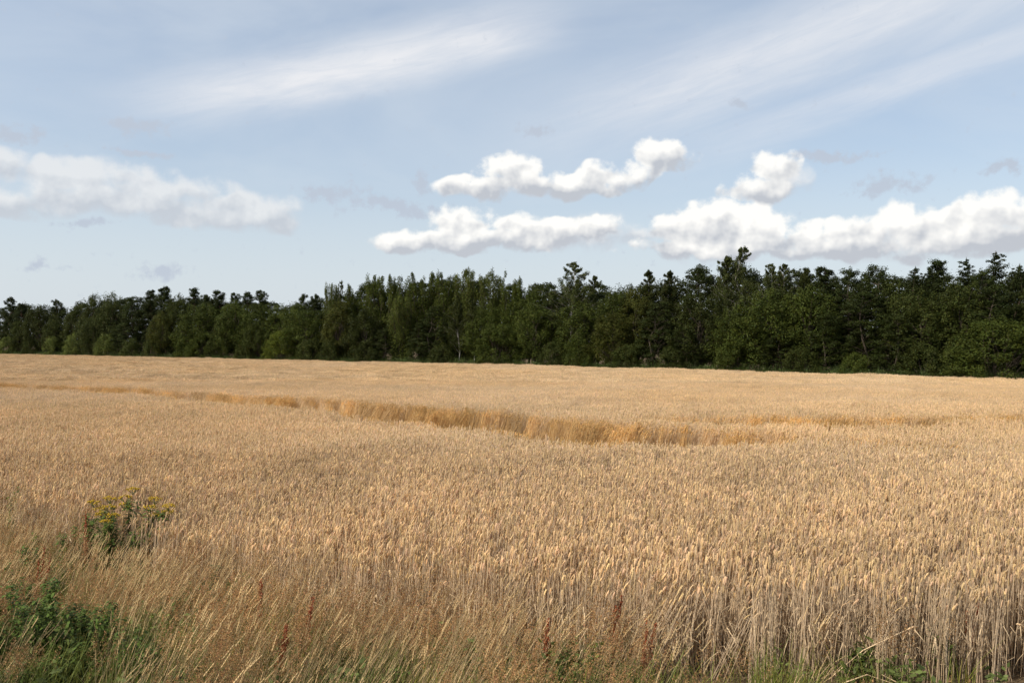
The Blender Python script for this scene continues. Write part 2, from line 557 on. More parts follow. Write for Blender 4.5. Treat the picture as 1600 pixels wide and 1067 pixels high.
# field edge on the near side (wheat only beyond it), far edge along the wood
NEAR_EDGE = np.array([(-40, 27), (-20, 19.5), (-10.5, 14.6), (-7.6, 12.7), (-5.3, 11.0), (-3.5, 9.6), (-2.2, 8.75), (-1.4, 8.3), (-0.4, 7.85), (0.1, 7.6), (0.8, 7.6), (2.5, 7.55), (5.0, 7.4), (9, 7.6), (20, 7.2), (80, 6)])


def near_edge(x):
    return np.interp(x, NEAR_EDGE[:, 0], NEAR_EDGE[:, 1])


def far_edge(x):
    return (21075 - 130 * x) / 173.0


# lodged strip: near lip of the trough, and its width there
TRACK = np.array([(-60, 74), (-42.9, 62.6), (-31.1, 53.9), (-19.1, 44.1), (-9.4, 32.5), (-3.7, 25.9), (-1.7, 22.9), (0.0, 20.4), (1.4, 19.2), (2.7, 18.8), (3.9, 18.4), (5.8, 18.1), (7.4, 18.3), (9.6, 18.9)])
TRACK_W = np.array([3.4, 4.2, 4.2, 4.4, 4.4, 4.4, 4.4, 4.6, 4.7, 4.4, 3.8, 3.0, 2.0, 0.0])
TRACK2 = np.array([(3.8, 26.2), (6.6, 24.1), (10.3, 23.9), (14.4, 24.9), (19.0, 26.3), (32, 31)])
TRACK2_W = np.array([0.4, 3.0, 3.0, 2.2, 1.9, 1.5])
DENTS = [(4.8, 15.7, 6.2, 16.2, .5), (6.2, 16.2, 7.8, 17.2, .55), (-3.6, 24.2, -1.9, 21.6, .45), (-3.6, 15.5, -2.7, 16.2, .3), (7.5, 15.6, 7.9, 15.8, .25)]


def track_pos(x, y, line, width):
    """signed distance across the strip (0 near lip .. 1 far lip), and its local width"""
    best = np.full(len(x), 1e9)
    s = np.full(len(x), -9.0)
    ww = np.zeros(len(x))
    for (a, b, wa, wb) in zip(line[:-1], line[1:], width[:-1], width[1:]):
        d = b - a
        L = np.hypot(*d)
        t = np.clip(((x - a[0]) * d[0] + (y - a[1]) * d[1]) / L ** 2, 0, 1)
        px, py = a[0] + d[0] * t, a[1] + d[1] * t
        dist = np.hypot(x - px, y - py)
        nx, ny_ = -d[1] / L, d[0] / L            # points to the far side
        sg = (x - px) * nx + (y - py) * ny_
        k = dist < best
        best = np.where(k, dist, best)
        s = np.where(k, np.where(sg >= 0, dist, -dist), s)
        ww = np.where(k, wa + (wb - wa) * t, ww)
    return s, ww


def wheat_points(y0, y1, per_m2, rg, half=0.72):
    """random points of the crop inside the depth range, in the wedge the place is seen in"""
    x1 = half * y1 + 6
    n = int(per_m2 * 2 * x1 * (y1 - y0))
    x = rg.uniform(-x1, x1, n)
    y = rg.uniform(y0, y1, n)
    k = (np.abs(x) < half * y + 6)
    k &= y > near_edge(x) + rg.normal(0, 0.10, n) + (vnoise(x, y, 0.7, 3) - .5) * .5
    k &= y < far_edge(x) + rg.normal(0, .2, n) - 0.5
    return x[k], y[k]


def wheat_field(name, bands, **props):
    P_, E_, S_, T_, I_ = [], [], [], [], []
    protos = []
    rg = np.random.default_rng(5)
    for (y0, y1, per, n, rad, lod, nvar, sq) in bands:
        base = len(protos)
        for i in range(nvar):
            protos.append(wheat_clump(n, rad, lod, 100 + base + i, sq))
        x, y = wheat_points(y0, y1, per, rg)
        N_ = len(x)
        spin = rg.uniform(-0.5, 0.5, N_)
        ang = np.abs(rg.normal(0, 0.05, N_))
        dirn = rg.uniform(0, 2 * np.pi, N_)
        hs = rg.normal(1, 0.05, N_) * (0.97 + 0.10 * (vnoise(x, y, 3.1, 1) - .5) + 0.12 * (vnoise(x, y, 0.9, 2) - .5))
        br = 1 + 0.12 * (vnoise(x, y, 5.5, 7) - .5) + 0.16 * (vnoise(x, y, 1.2, 8) - .5) + rg.normal(0, .05, N_)
        tint = np.stack([br, br * (1 + .05 * (vnoise(x, y, 8, 9) - .5)), br * (1 + .16 * (vnoise(x, y, 8, 9) - .5))], 1)
        keep = np.ones(N_, bool)
        for line, wd, wind in ((TRACK, TRACK_W, 0.15), (TRACK2, TRACK2_W, 0.1)):
            s, ww = track_pos(x, y, line, wd)
            wob = (vnoise(x, y, 0.8, 11) - .5) * .8 + (vnoise(x, y, 2.2, 12) - .5) * 1.6
            q = (s + wob) / np.maximum(ww, 0.05)
            on = ww > 0.15
            inside = on & (q > 0) & (q < 1)
            # flattened crop in the strip
            lodge = np.clip(np.minimum(q / .3, (1 - q) / .10), 0, 1) * inside
            ang = np.where(inside, ang + lodge * rg.uniform(1.05, 1.38, N_), ang)
            dirn = np.where(inside, rg.normal(wind, .35, N_), dirn)
            keep &= ~(inside & (lodge > .3) & (rg.random(N_) < .90))
            hs = np.where(inside, hs * (1 - .40 * lodge), hs)
            # standing crop of the far lip pushed down-wind
            lip = on & (q >= 0.8) & (s < ww + 1.0)
            f = np.clip(1 - (s - ww) / 1.0, 0, 1)
            ang = np.where(lip & (q >= 1), ang + f * (.05 + .75 * vnoise(x, y, .55, 22)), ang)
            dirn = np.where(lip & (q >= 1), rg.normal(-.25, .3, N_), dirn)
            gold_shade = np.clip(np.where(inside, 1.0, np.where(lip, f, 0)), 0, 1)[:, None]  # golden stems, with shade in the trough darkened into the tint
            tint = tint * (1 - gold_shade) + tint * (np.array((.94, .79, .50)) * (.62 + .66 * vnoise(x, y, .5, 21))[:, None]) * gold_shade
        for (ax, ay, bx, by, r) in DENTS:
            s, _ = track_pos(x, y, np.array([(ax, ay), (bx, by)]), np.array([1, 1]))
            f = np.clip(1 - np.abs(s) / r, 0, 1)
            ang = ang + f * rg.uniform(.4, 1.0, N_)
            dirn = np.where(f > 0, rg.normal(.3, .8, N_), dirn)
        # loose stalks at the near edge lean out
        de = y - near_edge(x)
        loose = (de < 0.5) & (rg.random(N_) < .22)
        ang = np.where(loose, rg.uniform(.1, .5, N_), ang)
        sc = np.stack([np.ones(N_), np.ones(N_), hs], 1)
        P_.append(np.stack([x, y, ground_z(x, y) - .01], 1)[keep])
        E_.append(lean_euler(spin, ang, dirn)[keep])
        S_.append(sc[keep])
        T_.append(np.clip(tint, .2, 1.6)[keep])
        I_.append((base + rg.integers(0, nvar, N_))[keep])
    return scatter(name, np.vstack(P_), np.vstack(E_), np.vstack(S_), np.vstack(T_), np.concatenate(I_), protos, **props)


wheat_field('wheat_crop', [
    # from, to (m), clumps per m2, stalks a clump, clump radius, detail, variants, square
    (6.0, 17.0, 84, 8, 0.085, 0, 14, False),
    (17.0, 34.0, 56, 10, 0.12, 1, 12, False),
    (34.0, 70.0, 11, 40, 0.28, 1, 10, False),
    (70.0, 260.0, 2.4, 120, 0.60, 2, 8, False),
], kind='stuff', label='ripe golden wheat crop filling the field up to the wood')

# ------------------------------------------------------------------ trees
BARK = np.array((0.065, 0.052, 0.038))


class Tree:
    def __init__(s, seed):
        s.rg = np.random.default_rng(seed)
        s.wood, s.leaf = MB(), MB()
        s.bark = BARK

    def limb(s, a, b, r0, r1, sag=0.0, sides=5, col=None):
        a, b = np.asarray(a, float), np.asarray(b, float)
        L = np.linalg.norm(b - a)
        t = np.linspace(0, 1, 5)
        p = a + (b - a) * t[:, None]
        j = s.rg.normal(0, .035 * L, (5, 3))
        j[0] = j[-1] = 0
        p = p + j
        p[:, 2] += sag * L * np.sin(np.pi * t)
        s.wood.tube(p, np.linspace(r0, r1, 5), sides, s.bark if col is None else col)
        return p

    def clump(s, c, rad, n, size, col, up=0.55, fill=0.55):
        n, size = int(n * 1.55), size * .78
        """a spray of leaves: mostly on the skin of a lumpy ellipsoid"""
        rg = s.rg
        d = rg.normal(size=(n, 3))
        d /= np.linalg.norm(d, axis=1)[:, None]
        r = rg.uniform(fill, 1.0, n) ** .7 * (1 + .18 * np.sin(d[:, 0] * 5 + rg.uniform(0, 6)) * np.sin(d[:, 2] * 4 + rg.uniform(0, 6)))
        st = rg.random(n) < .12                   # shoots that stick out of the outline
        r = np.where(st, r * rg.uniform(1.1, 1.5, n), r)
        p = np.asarray(c) + d * r[:, None] * np.asarray(rad)
        nr = d + np.array((0, 0, up)) + rg.normal(0, .55, (n, 3))
        k = rg.uniform(.75, 1.25, n)[:, None]
        hue = rg.normal(0, .07, (n, 1))
        cc = np.asarray(col) * k * np.hstack([1 + hue * 1.3, 1 + hue * .3, 1 - hue])
        s.leaf.leaves(p, nr, size * rg.uniform(.65, 1.35, n), rg, .6, cc)

    def done(s, name):
        return s.wood.mesh(name + '_trunk', M_BARK, True), s.leaf.mesh(name + '_crown', M_LEAF)


G = np.array((0.054, 0.065, 0.0145))


def make_round(seed, h=12.0, rad=3.6, low=0.10, n=95):
    t = Tree(seed)
    rg = t.rg
    t.limb((0, 0, -.3), (rg.normal(0, .2), rg.normal(0, .2), h * .62), .22, .10, sides=7)
    k = np.arange(n)
    z = 1 - 2 * (k + .5) / n
    ph = k * 2.39996 + rg.normal(0, .3, n)
    rr = np.sqrt(1 - z * z)
    cz, hz = h * (low + 1) / 2, h * (1 - low) / 2
    bump = 1 + .16 * np.sin(ph * 2 + seed) + .10 * np.sin(ph * 3 + z * 5 + seed * 2)
    for i in range(n):
        f = rg.uniform(.66, .93) * bump[i]
        wz = z[i] if z[i] > 0 else z[i] * .95
        c = np.array((math.cos(ph[i]) * rr[i] * rad * f, math.sin(ph[i]) * rr[i] * rad * f, cz + hz * wz * min(f, .95)))
        if z[i] < -.2:
            c[:2] *= 1.25
        r = rg.uniform(.55, 1.05) * (rad / 3.6)
        tall = rg.uniform(.75, 1.35)
        t.clump(c, (r, r, r * tall), int(rg.uniform(85, 150)), .27, G * rg.uniform(.75, 1.25))
        if i % 3 == 0:
            t.limb((0, 0, max(.8, c[2] * rg.uniform(.35, .7))), c, .06, .015, .05)
    for i in range(10):                            # ragged shoots over the top
        a = rg.uniform(0, 2 * np.pi)
        q = rg.uniform(0, .55)
        t.clump((math.cos(a) * rad * q, math.sin(a) * rad * q, h * (1 - .13 * q) - rg.uniform(.2, .6)), (.25, .25, rg.uniform(.4, .8)), 32, .22, G * rg.uniform(.9, 1.3))
    return t.done('round_tree')


def make_leader(seed, h=13.0, rad=3.0):
    t = Tree(seed)
    rg = t.rg
    for j in range(14):
        a, q = rg.uniform(0, 2 * np.pi), rad * .85 * math.sqrt(rg.random())
        top = np.array((math.cos(a) * q * 1.1, math.sin(a) * q * 1.1, h * (rg.uniform(.88, .975) if j else .985)))
        p = t.limb((math.cos(a) * .25, math.sin(a) * .25, -.2), top, .12, .02, 0.0)
        m = 15
        for i in range(m):
            f = .10 + .90 * (i + rg.uniform(-.3, .3)) / (m - 1)
            f = min(f, 1.0)
            c = np.array([np.interp(f, np.linspace(0, 1, 5), p[:, k]) for k in range(3)])
            r = (1.0 - .60 * f ** 3) * rg.uniform(.75, 1.2)
            off = rg.normal(0, r * .55, 3)
            off[2] *= .4
            t.clump(c + off * (f < .93), (r * .8, r * .8, r * rg.uniform(1.0, 1.7)), int(45 + 45 * r), .23, G * rg.uniform(.8, 1.3) * np.array((1.05, 1.03, .95)), up=.3)
    return t.done('grove_tree')


def make_birch(seed, h=15.0, rad=3.5, open_=0.0):
    t = Tree(seed)
    rg = t.rg
    t.bark = np.array((0.20, 0.18, 0.155))
    tip = np.array((rg.normal(0, .35), rg.normal(0, .35), h))
    p = t.limb((0, 0, -.3), tip, .15, .012, sides=7, col=np.array((0.30, 0.28, 0.25)))
    nb = int(100 - 34 * open_)
    for i in range(nb):
        f = .20 + .79 * (i + rg.random()) / nb
        a = i * 2.4 + rg.normal(0, .4)
        o = np.array([np.interp(f, np.linspace(0, 1, 5), p[:, k]) for k in range(3)])
        L = rad * (1.01 - f) ** .6 * rg.uniform(.35, 1.1) * (1.25 if f < .6 else 1.0)
        d = np.array((math.cos(a), math.sin(a), rg.uniform(.5, 1.2)))
        e = o + d * L
        e[2] = o[2] + min(d[2] * L, (h - o[2]) * rg.uniform(.35, .9))
        t.limb(o, e, .03, .008, .08, 4)
        for s_ in (.3, .5, .7, .86, 1.0):
            if rg.random() < .05 + .28 * open_:
                continue
            c = o + (e - o) * s_
            r = rg.uniform(.28, .55) * (1.0 if f < .72 else .62 if f < .88 else .42)
            c = c + np.array((0, 0, -.15 * s_))
            t.clump(c, (r, r, r * rg.uniform(1.0, 1.9)), int(rg.uniform(34, 62)), .18, G * rg.uniform(.8, 1.3) * np.array((1.02, 1.0, 1.05)), up=.2, fill=.2)
    for j in range(3):
        t.clump(tip - np.array((0, 0, .25 + .35 * j)), (.10 + .08 * j, .10 + .08 * j, .35), 26, .16, G * 1.1, up=.2, fill=.1)
    return t.done('birch')


def make_pine(seed, h=14.0, rad=2.7):
    t = Tree(seed)
    rg = t.rg
    t.bark = np.array((0.085, 0.055, 0.036))
    tip = np.array((rg.normal(0, .3), rg.normal(0, .3), h))
    p = t.limb((0, 0, -.3), tip, .17, .02, sides=7)
    for i in range(100):
        f = .25 + .74 * (i + rg.random()) / 100
        a = rg.uniform(0, 2 * np.pi)
        o = np.array([np.interp(f, np.linspace(0, 1, 5), p[:, k]) for k in range(3)])
        L = rad * (1.04 - f) ** .38 * rg.uniform(.35, 1.1)
        e = o + np.array((math.cos(a), math.sin(a), rg.uniform(.1, .5))) * L
        e[2] = min(e[2], o[2] + (h - o[2]) * .8)
        t.limb(o, e, .04, .012, -.03, 4)
        for s_ in (.55, .8, 1.02):
            c = o + (e - o) * s_ + rg.normal(0, .12, 3)
            r = rg.uniform(.3, .58) * (1 if f < .85 else .8)
            t.clump(c, (r, r, r * .85), int(rg.uniform(40, 60)), .2, G * rg.uniform(.8, 1.15) * np.array((.9, .97, 1.2)), up=.8, fill=.2)
    t.clump(tip, (.28, .28, .4), 60, .18, G * .8, up=.6, fill=.1)
    return t.done('pine')


def make_spruce(seed, h=14.0, rad=3.4):
    t = Tree(seed)
    rg = t.rg
    t.bark = np.array((0.09, 0.065, 0.045))
    t.limb((0, 0, -.3), (0, 0, h), .17, .015, sides=7)
    z = h * .12
    while z < h * .985:
        f = z / h
        nb = 7 if f < .8 else 5
        a0 = rg.uniform(0, 6.28)
        for j in range(nb):
            a = a0 + j * 2 * np.pi / nb + rg.normal(0, .25)
            L = (rad * (1 - f) ** .72 + .15) * rg.uniform(.65, 1.15)
            o = np.array((0, 0, z + rg.normal(0, .1)))
            e = o + np.array((math.cos(a) * L, math.sin(a) * L, L * (.45 if f > .7 else -.05)))
            t.limb(o, e, .025 * (1.1 - f), .006, -.03, 3)
            for s_ in np.arange(.3, 1.05, .45 / max(L, .45)):
                c = o + (e - o) * s_
                r = rg.uniform(.30, .50) * (1 if f < .9 else .6)
                t.clump(c, (r, r, r * .6), 34, .18, G * rg.uniform(.6, .95) * np.array((.88, .96, 1.1)), up=.7, fill=.15)
        z += h * (.042 if f < .75 else .027) * rg.uniform(.8, 1.2)
    t.clump((0, 0, h - .15), (.08, .08, .3), 22, .14, G * .8, fill=.1)
    return t.done('conifer')


def make_alder(seed, h=13.0, rad=3.6):
    t = Tree(seed)
    rg = t.rg
    t.limb((0, 0, -.3), (rg.normal(0, .25), rg.normal(0, .25), h * .95), .2, .03, sides=7)
    n = 92
    for i in range(n):
        f = .08 + .90 * (i + rg.random()) / n
        a = i * 2.4 + rg.normal(0, .5)
        env = rad * (math.sin(np.pi * min(1, .18 + f * .82)) ** .6 if f < .97 else .3)
        q = rg.uniform(.55, 1.0) * env
        c = np.array((math.cos(a) * q, math.sin(a) * q, f * h + rg.normal(0, .2)))
        r = rg.uniform(.65, 1.2) * (1 - .35 * f)
        t.clump(c, (r, r, r * rg.uniform(.4, .62)), int(rg.uniform(80, 130)), .25, G * rg.uniform(.6, 1.1) * np.array((.92, 1, .95)), up=.9)
        if i % 2 == 0:
            t.limb((0, 0, max(.5, c[2] - q * .45)), c, .05, .012, .03, 4)
    t.clump((0, 0, h - .4), (.35, .35, .5), 70, .22, G * .9)
    return t.done('alder')


def make_shrub(seed, h=4.0, rad=2.4, n=70):
    t = Tree(seed)
    rg = t.rg
    for i in range(n):
        zf = rg.random()
        a = i * 2.4 + rg.normal(0, .4)
        env = math.sqrt(max(0, 1 - (zf * .96) ** 2.2))
        q = rg.uniform(.55, .95) * rad * env
        c = np.array((math.cos(a) * q, math.sin(a) * q, .25 + zf * (h - .55) + rg.normal(0, .12)))
        r = rg.uniform(.35, .65)
        t.clump(c, (r, r, r * rg.uniform(.8, 1.5)), int(rg.uniform(75, 110)), .19, G * rg.uniform(.8, 1.25), up=.5)
        if i % 4 == 0:
            t.limb((math.cos(a) * .2, math.sin(a) * .2, -.1), c, .035, .01, .05, 4)
    for i in range(12):
        a, q = rg.uniform(0, 6.28), rg.uniform(0, .8) * rad
        t.clump((math.cos(a) * q, math.sin(a) * q, h * math.sqrt(1 - (q / rad) ** 2) - .1), (.14, .14, rg.uniform(.25, .5)), 24, .16, G * 1.1)
    return t.done('bush')


PROTO = {
    'round': ([make_round(11), make_round(12, rad=3.9, n=105), make_round(13, rad=3.2), make_round(14, low=.05), make_round(15, rad=3.5, n=88)], 12.0),
    'leader': ([make_leader(21), make_leader(22), make_leader(23), make_leader(24)], 13.0),
    'birch': ([make_birch(31), make_birch(33), make_birch(34, open_=.3)], 15.0),
    'openbirch': ([make_birch(35, rad=4.3, open_=.8), make_birch(32, rad=3.9, open_=.5), make_birch(36, rad=4.6, open_=.65)], 15.0),
    'thicket': ([make_shrub(75, 7.0, 4.0, 190), make_shrub(76, 7.0, 3.6, 180)], 7.0),
    'pine': ([make_pine(41), make_pine(42), make_pine(43), make_pine(44)], 14.0),
    'spruce': ([make_spruce(51), make_spruce(52), make_spruce(53)], 14.0),
    'alder': ([make_alder(61), make_alder(62), make_alder(63), make_alder(64)], 13.0),
    'shrub': ([make_shrub(71), make_shrub(72), make_shrub(73), make_shrub(74)], 4.0),
}
NAMES = {'round': 'broadleaf_tree', 'leader': 'grove_tree', 'birch': 'birch_tree', 'openbirch': 'birch_tree', 'thicket': 'bush', 'pine': 'pine_tree', 'spruce': 'conifer_tree', 'alder': 'alder_tree', 'shrub': 'bush'}
CATS = {'round': 'tree', 'leader': 'tree', 'birch': 'birch', 'openbirch': 'birch', 'thicket': 'bush', 'pine': 'pine', 'spruce': 'conifer', 'alder': 'tree', 'shrub': 'bush'}
LEAFTINT = {'dk': (.68, .68, .66), 'md': (.85, .86, .8), 'gn': (1.0, 1.05, .8), 'lt': (1.3, 1.3, 1.3), 'gy': (1.0, 1.0, 1.15), 'br': (1.1, .98, .8), 'br2': (1.6, 1.6, .9)}
# kind, x, y (m), height (m), spread, leaf colour, label
TREES = [
('pine',-125.5,221.3,14.8,1,'dk','dark pine with tufted top nearest the left edge of the tree line'),
('pine',-119.8,216.5,13.0,1,'dk','smaller dark pine just right of the leftmost pine'),
('round',-111.9,210.7,12.9,1,'dk','low dark round-topped tree behind the pale bushes at far left'),
('pine',-106.1,207.1,13.5,1,'dk','narrow pine poking above low dark trees in the far left'),
('round',-98.6,200.3,12.1,.9,'md','dull green tree in the dip left of the tall greyish pair'),
('round',-92.6,196.6,14.4,.9,'gy','greyish green tall broad tree, left one of the greyish pair'),
('round',-87.1,193.3,14.6,.9,'gy','greyish green tall broad tree, right one of the greyish pair'),
('alder',-79.8,186.5,13.3,.9,'gy','greyish layered tree just right of the greyish pair'),
('pine',-75.5,185.5,14.5,1,'dk','pine with ragged crown, left of the highest left-hand pine'),
('pine',-71.2,182.4,15.0,1,'dk','highest pine in the left third of the skyline'),
('round',-66.8,177.8,13.5,.8,'md','dull green tree between two pines in the left third'),
('pine',-64.1,177.3,14.5,1,'dk','lone pine with dense tuft right of the highest left-hand pine'),
('pine',-60.2,174.4,13.0,.9,'dk','short pine above the big green dome in the left third'),
('pine',-57.0,173.7,13.8,1,'dk','first of four pines standing above the long green slope'),
('pine',-53.5,171.2,13.2,.9,'dk','second of four pines standing above the long green slope'),
('pine',-50.7,169.2,13.3,1,'dk','third of four pines standing above the long green slope'),
('pine',-47.3,166.8,13.4,1,'dk','last of four pines standing above the long green slope, by the dip'),
('round',-59.1,169.9,11.3,1.1,'gn','big green dome-shaped tree below the pines in the left third'),
('round',-51.5,165.1,11.6,1.1,'gn','green rounded tree forming the long slope under four pines'),
('round',-45.9,161.0,11.1,1,'gn','green rounded tree at the right end of the long slope'),
('round',-41.1,158.4,10.6,1,'gn','low green tree at the skyline dip left of centre'),
('pine',-37.6,160.0,12.4,.8,'dk','small bare-stemmed pine left of the twin-topped aspen'),
('pine',-35.2,158.2,12.2,.7,'dk','tiny pine tuft directly left of the aspen'),
('round',-37.7,155.9,10.7,1,'gn','low green tree under the two tiny pines'),
('leader',-30.8,151.7,13.9,.55,'lt','bright narrow aspen rising at the left end of the tall grove'),
('birch',-28.8,151.2,14.4,.45,'gy','thin pale spire tree right beside the narrow aspen'),
('shrub',-122.1,214.7,4.9,1,'lt','pale green bush at the left edge of the field'),
('shrub',-112.4,207.2,4.3,.9,'md','low dull bush right of the leftmost pale bush'),
('shrub',-103.9,201.1,4.9,1,'lt','pale green bush second along the far left hedge'),
('shrub',-95.5,195.1,5.8,1,'lt','tallest pale green bush in the far left hedge'),
('shrub',-85.8,187.6,5.1,1,'lt','pale green bush at the right end of the far left hedge'),
('shrub',-77.8,181.3,4.4,.9,'md','dull low bush between pale hedge and brownish tree'),
('round',-118.4,213.1,8.7,.8,'md','dull mid-height tree behind the leftmost pale bush'),
('round',-104.9,203.1,8.8,.8,'md','dull mid-height tree behind the second pale bush'),
('round',-90.9,192.7,9.4,.9,'gy','greyish mid-height tree behind the tallest pale bush'),
('alder',-80.7,185.1,9.0,.8,'dk','dark layered tree behind the low bush at left'),
('round',-69.5,176.5,9.8,.85,'br','brownish green tree standing forward in the left third'),
('shrub',-71.3,176.4,5.2,.9,'md','green bush at the foot of the brownish tree'),
('shrub',-62.8,170.1,4.4,.9,'gn','small green bush right of the brownish tree'),
('shrub',-57.9,166.8,5.6,1,'gn','green bush below the big dome tree'),
('round',-53.1,164.4,8.7,.9,'md','shadowy green tree in front of the long green slope'),
('shrub',-47.5,158.7,3.9,.9,'md','low dark bush left of the brightest bush'),
('round',-45.3,158.6,7.8,.8,'md','shadowy green tree left of the brightest bush'),
('shrub',-39.7,153.3,5.8,1.05,'br2','brightest yellow-green bush along the field edge'),
('round',-35.2,151.6,9.5,1,'gn','green rounded tree right of the brightest bush'),
('round',-28.7,147.2,10.8,1,'br','brownish rounded tree before the narrow aspen'),
('leader',-25.8,149.0,13.5,.8,'gn','spiky-topped tree at the left shoulder of the tall grove'),
('leader',-22.1,147.3,15.0,.85,'gn','spiky-topped tree second from the left in the tall grove'),
('leader',-17.9,144.3,14.8,.85,'gn','spiky-topped tree third from the left in the tall grove'),
('leader',-13.9,141.5,15.0,.85,'gn','spiky-topped tree fourth from the left in the tall grove'),
('leader',-10.0,138.8,14.7,.85,'gn','spiky-topped tree fifth from the left in the tall grove'),
('leader',-6.3,136.2,15.2,.85,'lt','tallest spiky-topped tree of the central grove'),
('leader',-2.7,133.7,14.6,.85,'lt','spiky-topped bright tree just right of the grove\'s tallest'),
('leader',0.3,130.6,13.4,.7,'gn','last spiky-topped tree at the right end of the grove'),
('leader',-17.3,139.3,11.2,.9,'lt','light green tree with upright sprays in front of the grove'),
('round',-23.5,143.0,9.3,1,'dk','dark shadowed tree in front of the grove\'s left half'),
('alder',-20.1,139.1,6.2,.75,'dk','low dark tree at field edge below the light sprays'),
('alder',-11.7,134.8,9.5,.9,'dk','dark layered tree in front of the grove\'s middle'),
('birch',-8.0,131.6,10.8,.8,'dk','thin-trunked birch with bare lower stem in the centre'),
('birch',-5.5,130.3,10.2,.7,'dk','second thin-trunked birch in the dark centre gap'),
('alder',-14.1,135.2,6.8,.7,'dk','small dark tree left of the thin-trunked birches'),
('round',-3.5,129.4,9.4,.9,'gn','green tree behind the pale bush at centre'),
('shrub',-1.8,125.4,6.4,1.2,'gn','rounded green bush right of the dark centre gap'),
('round',3.1,123.6,9.4,.9,'gn','green rounded tree right of the central grove'),
('round',2.6,129.0,12.2,.8,'gn','smooth low tree at the grove\'s right shoulder'),
('alder',5.5,126.0,12.5,.6,'dk','dark narrow tree left of the open-crowned birch'),
('birch',8.6,124.8,15.3,1.25,'gy','tall open-crowned birch standing alone above the centre-right'),
('birch',11.5,122.8,13.3,.8,'gy','shorter lopsided birch leaning right of the open-crowned one'),
('round',9.1,120.3,9.6,1,'gn','green tree in front of the open-crowned birch'),
('round',13.9,119.0,11.2,.9,'gn','bright rounded tree in the low skyline gap'),
('round',16.3,117.3,11.2,.8,'br','brownish rounded tree at the right end of the low gap'),
('round',13.2,115.7,8.0,.9,'br','brown-tinged tree standing forward below the low gap'),
('shrub',8.9,117.3,4.6,1,'gn','bush at field edge below the open-crowned birch'),
('shrub',5.6,119.3,3.9,.9,'md','small dark bush left of the bush below the birch'),
('birch',18.1,117.2,13.7,1,'dk','dense dark birch at the left of the right-hand wood'),
('birch',20.5,115.5,13.5,1,'dk','twin dark birch with a white stem showing'),
('alder',23.8,113.2,13.8,.7,'dk','broad flat-topped dark tree between birches'),
('birch',27.4,111.9,15.1,1,'gy','tall feathery birch left of the tallest tree'),
('birch',29.4,110.5,16.2,1.1,'gy','tallest tree of the wood, a pointed birch'),
('birch',31.7,109.0,13.9,.8,'gy','slanting feathery birch right of the tallest tree'),
('birch',33.4,107.8,13.8,1.1,'gy','bushy birch second right of the tallest tree'),
('birch',35.3,106.5,13.2,.8,'dk','small birch right of the bushy birch'),
('pine',37.2,106.5,13.1,1,'dk','isolated pine with tiered boughs in the right-hand wood'),
('alder',39.2,102.7,13.0,.75,'dk','dark layered tree, left of a matching pair'),
('alder',41.6,101.1,13.1,.8,'dk','dark layered tree, right of a matching pair'),
('round',43.4,99.8,11.3,.8,'md','low tree in the notch right of the layered pair'),
('spruce',45.4,99.8,12.8,1,'dk','pointed conifer left of two side by side'),
('spruce',46.6,99.0,12.5,.9,'dk','pointed conifer right of two side by side'),
('pine',48.2,99.2,13.3,1,'dk','ragged pine between the paired and the spreading conifers'),
('spruce',50.2,98.0,13.6,1,'dk','spreading conifer left of the tallest conifer'),
('spruce',52.6,96.4,14.2,1.2,'dk','tallest conifer near the right edge'),
('spruce',53.9,94.2,12.7,1,'dk','conifer cut by the right edge of the picture'),
('alder',49.8,94.2,12.2,.7,'dk','dark layered tree between the two tall right conifers'),
('alder',18.5,112.4,9.2,.9,'dk','dark tree with pale lower sprays at the right wood\'s start'),
('round',23.3,109.5,10.1,1,'dk','shadowed round tree under the flat-topped dark tree'),
('round',30.6,104.9,10.6,1.15,'gn','large green dome in front of the tallest birch'),
('round',34.5,102.8,10.9,1,'gn','green dome in front of the isolated pine'),
('round',27.1,105.7,8.4,.8,'gn','smaller green dome left of the large green dome'),
('shrub',26.3,104.2,4.7,1,'gn','bush at field edge below the tallest birch'),
('alder',21.1,108.9,6.2,.8,'dk','low dark tree at field edge below the twin birch'),
('alder',30.7,102.4,6.4,.9,'dk','dark layered tree at field edge below the large dome'),
('alder',35.3,99.8,7.5,.9,'dk','dark layered tree at field edge below the isolated pine'),
('alder',39.2,98.8,10.0,1.1,'dk','broad dark tree before the layered pair'),
('round',44.1,95.4,10.0,1.1,'md','broad dull tree below the paired conifers'),
('round',47.6,94.3,10.8,1,'md','rounded dull tree below the spreading conifer'),
('alder',49.6,91.6,10.2,1,'dk','dark broad tree below the tallest conifer'),
('alder',41.2,95.1,7.4,.9,'dk','dark layered tree at field edge below the notch'),
('shrub',37.2,95.8,3.1,.8,'gn','small green bush at the foot of the dark wood'),
('shrub',42.6,92.2,4.0,1.1,'md','rounded dark bush below the broad dull tree'),
('shrub',48.5,88.5,6.6,1.5,'gn','big rounded bush at the right edge of the field'),
('shrub',45.5,90.1,4.3,1,'md','dark bush left of the big rounded edge bush'),
('shrub',32.3,99.4,3.5,1,'md','low dark bush below the green dome'),
('shrub',19.6,108.8,3.3,1,'dk','low dark bush at the start of the right wood'),
('shrub',14.6,112.5,3.7,1,'md','low dull bush below the brown-tinged tree'),
('shrub',-10.4,131.0,3.3,1,'dk','low dark bush below the thin-trunked birches'),
('shrub',-29.4,145.4,4.4,1,'md','dull bush below the brownish rounded tree'),
('shrub',-22.8,140.3,3.9,1,'dk','dark bush below the grove\'s left half'),
('shrub',-33.8,148.5,4.4,1,'md','dull green bush right of the brightest bush'),
('round',55.6,91.7,12.7,1,'dk','dark tree beyond the right edge conifer'),
('alder',57.1,87.9,11.1,1,'dk','dark layered tree farthest right beyond the edge'),
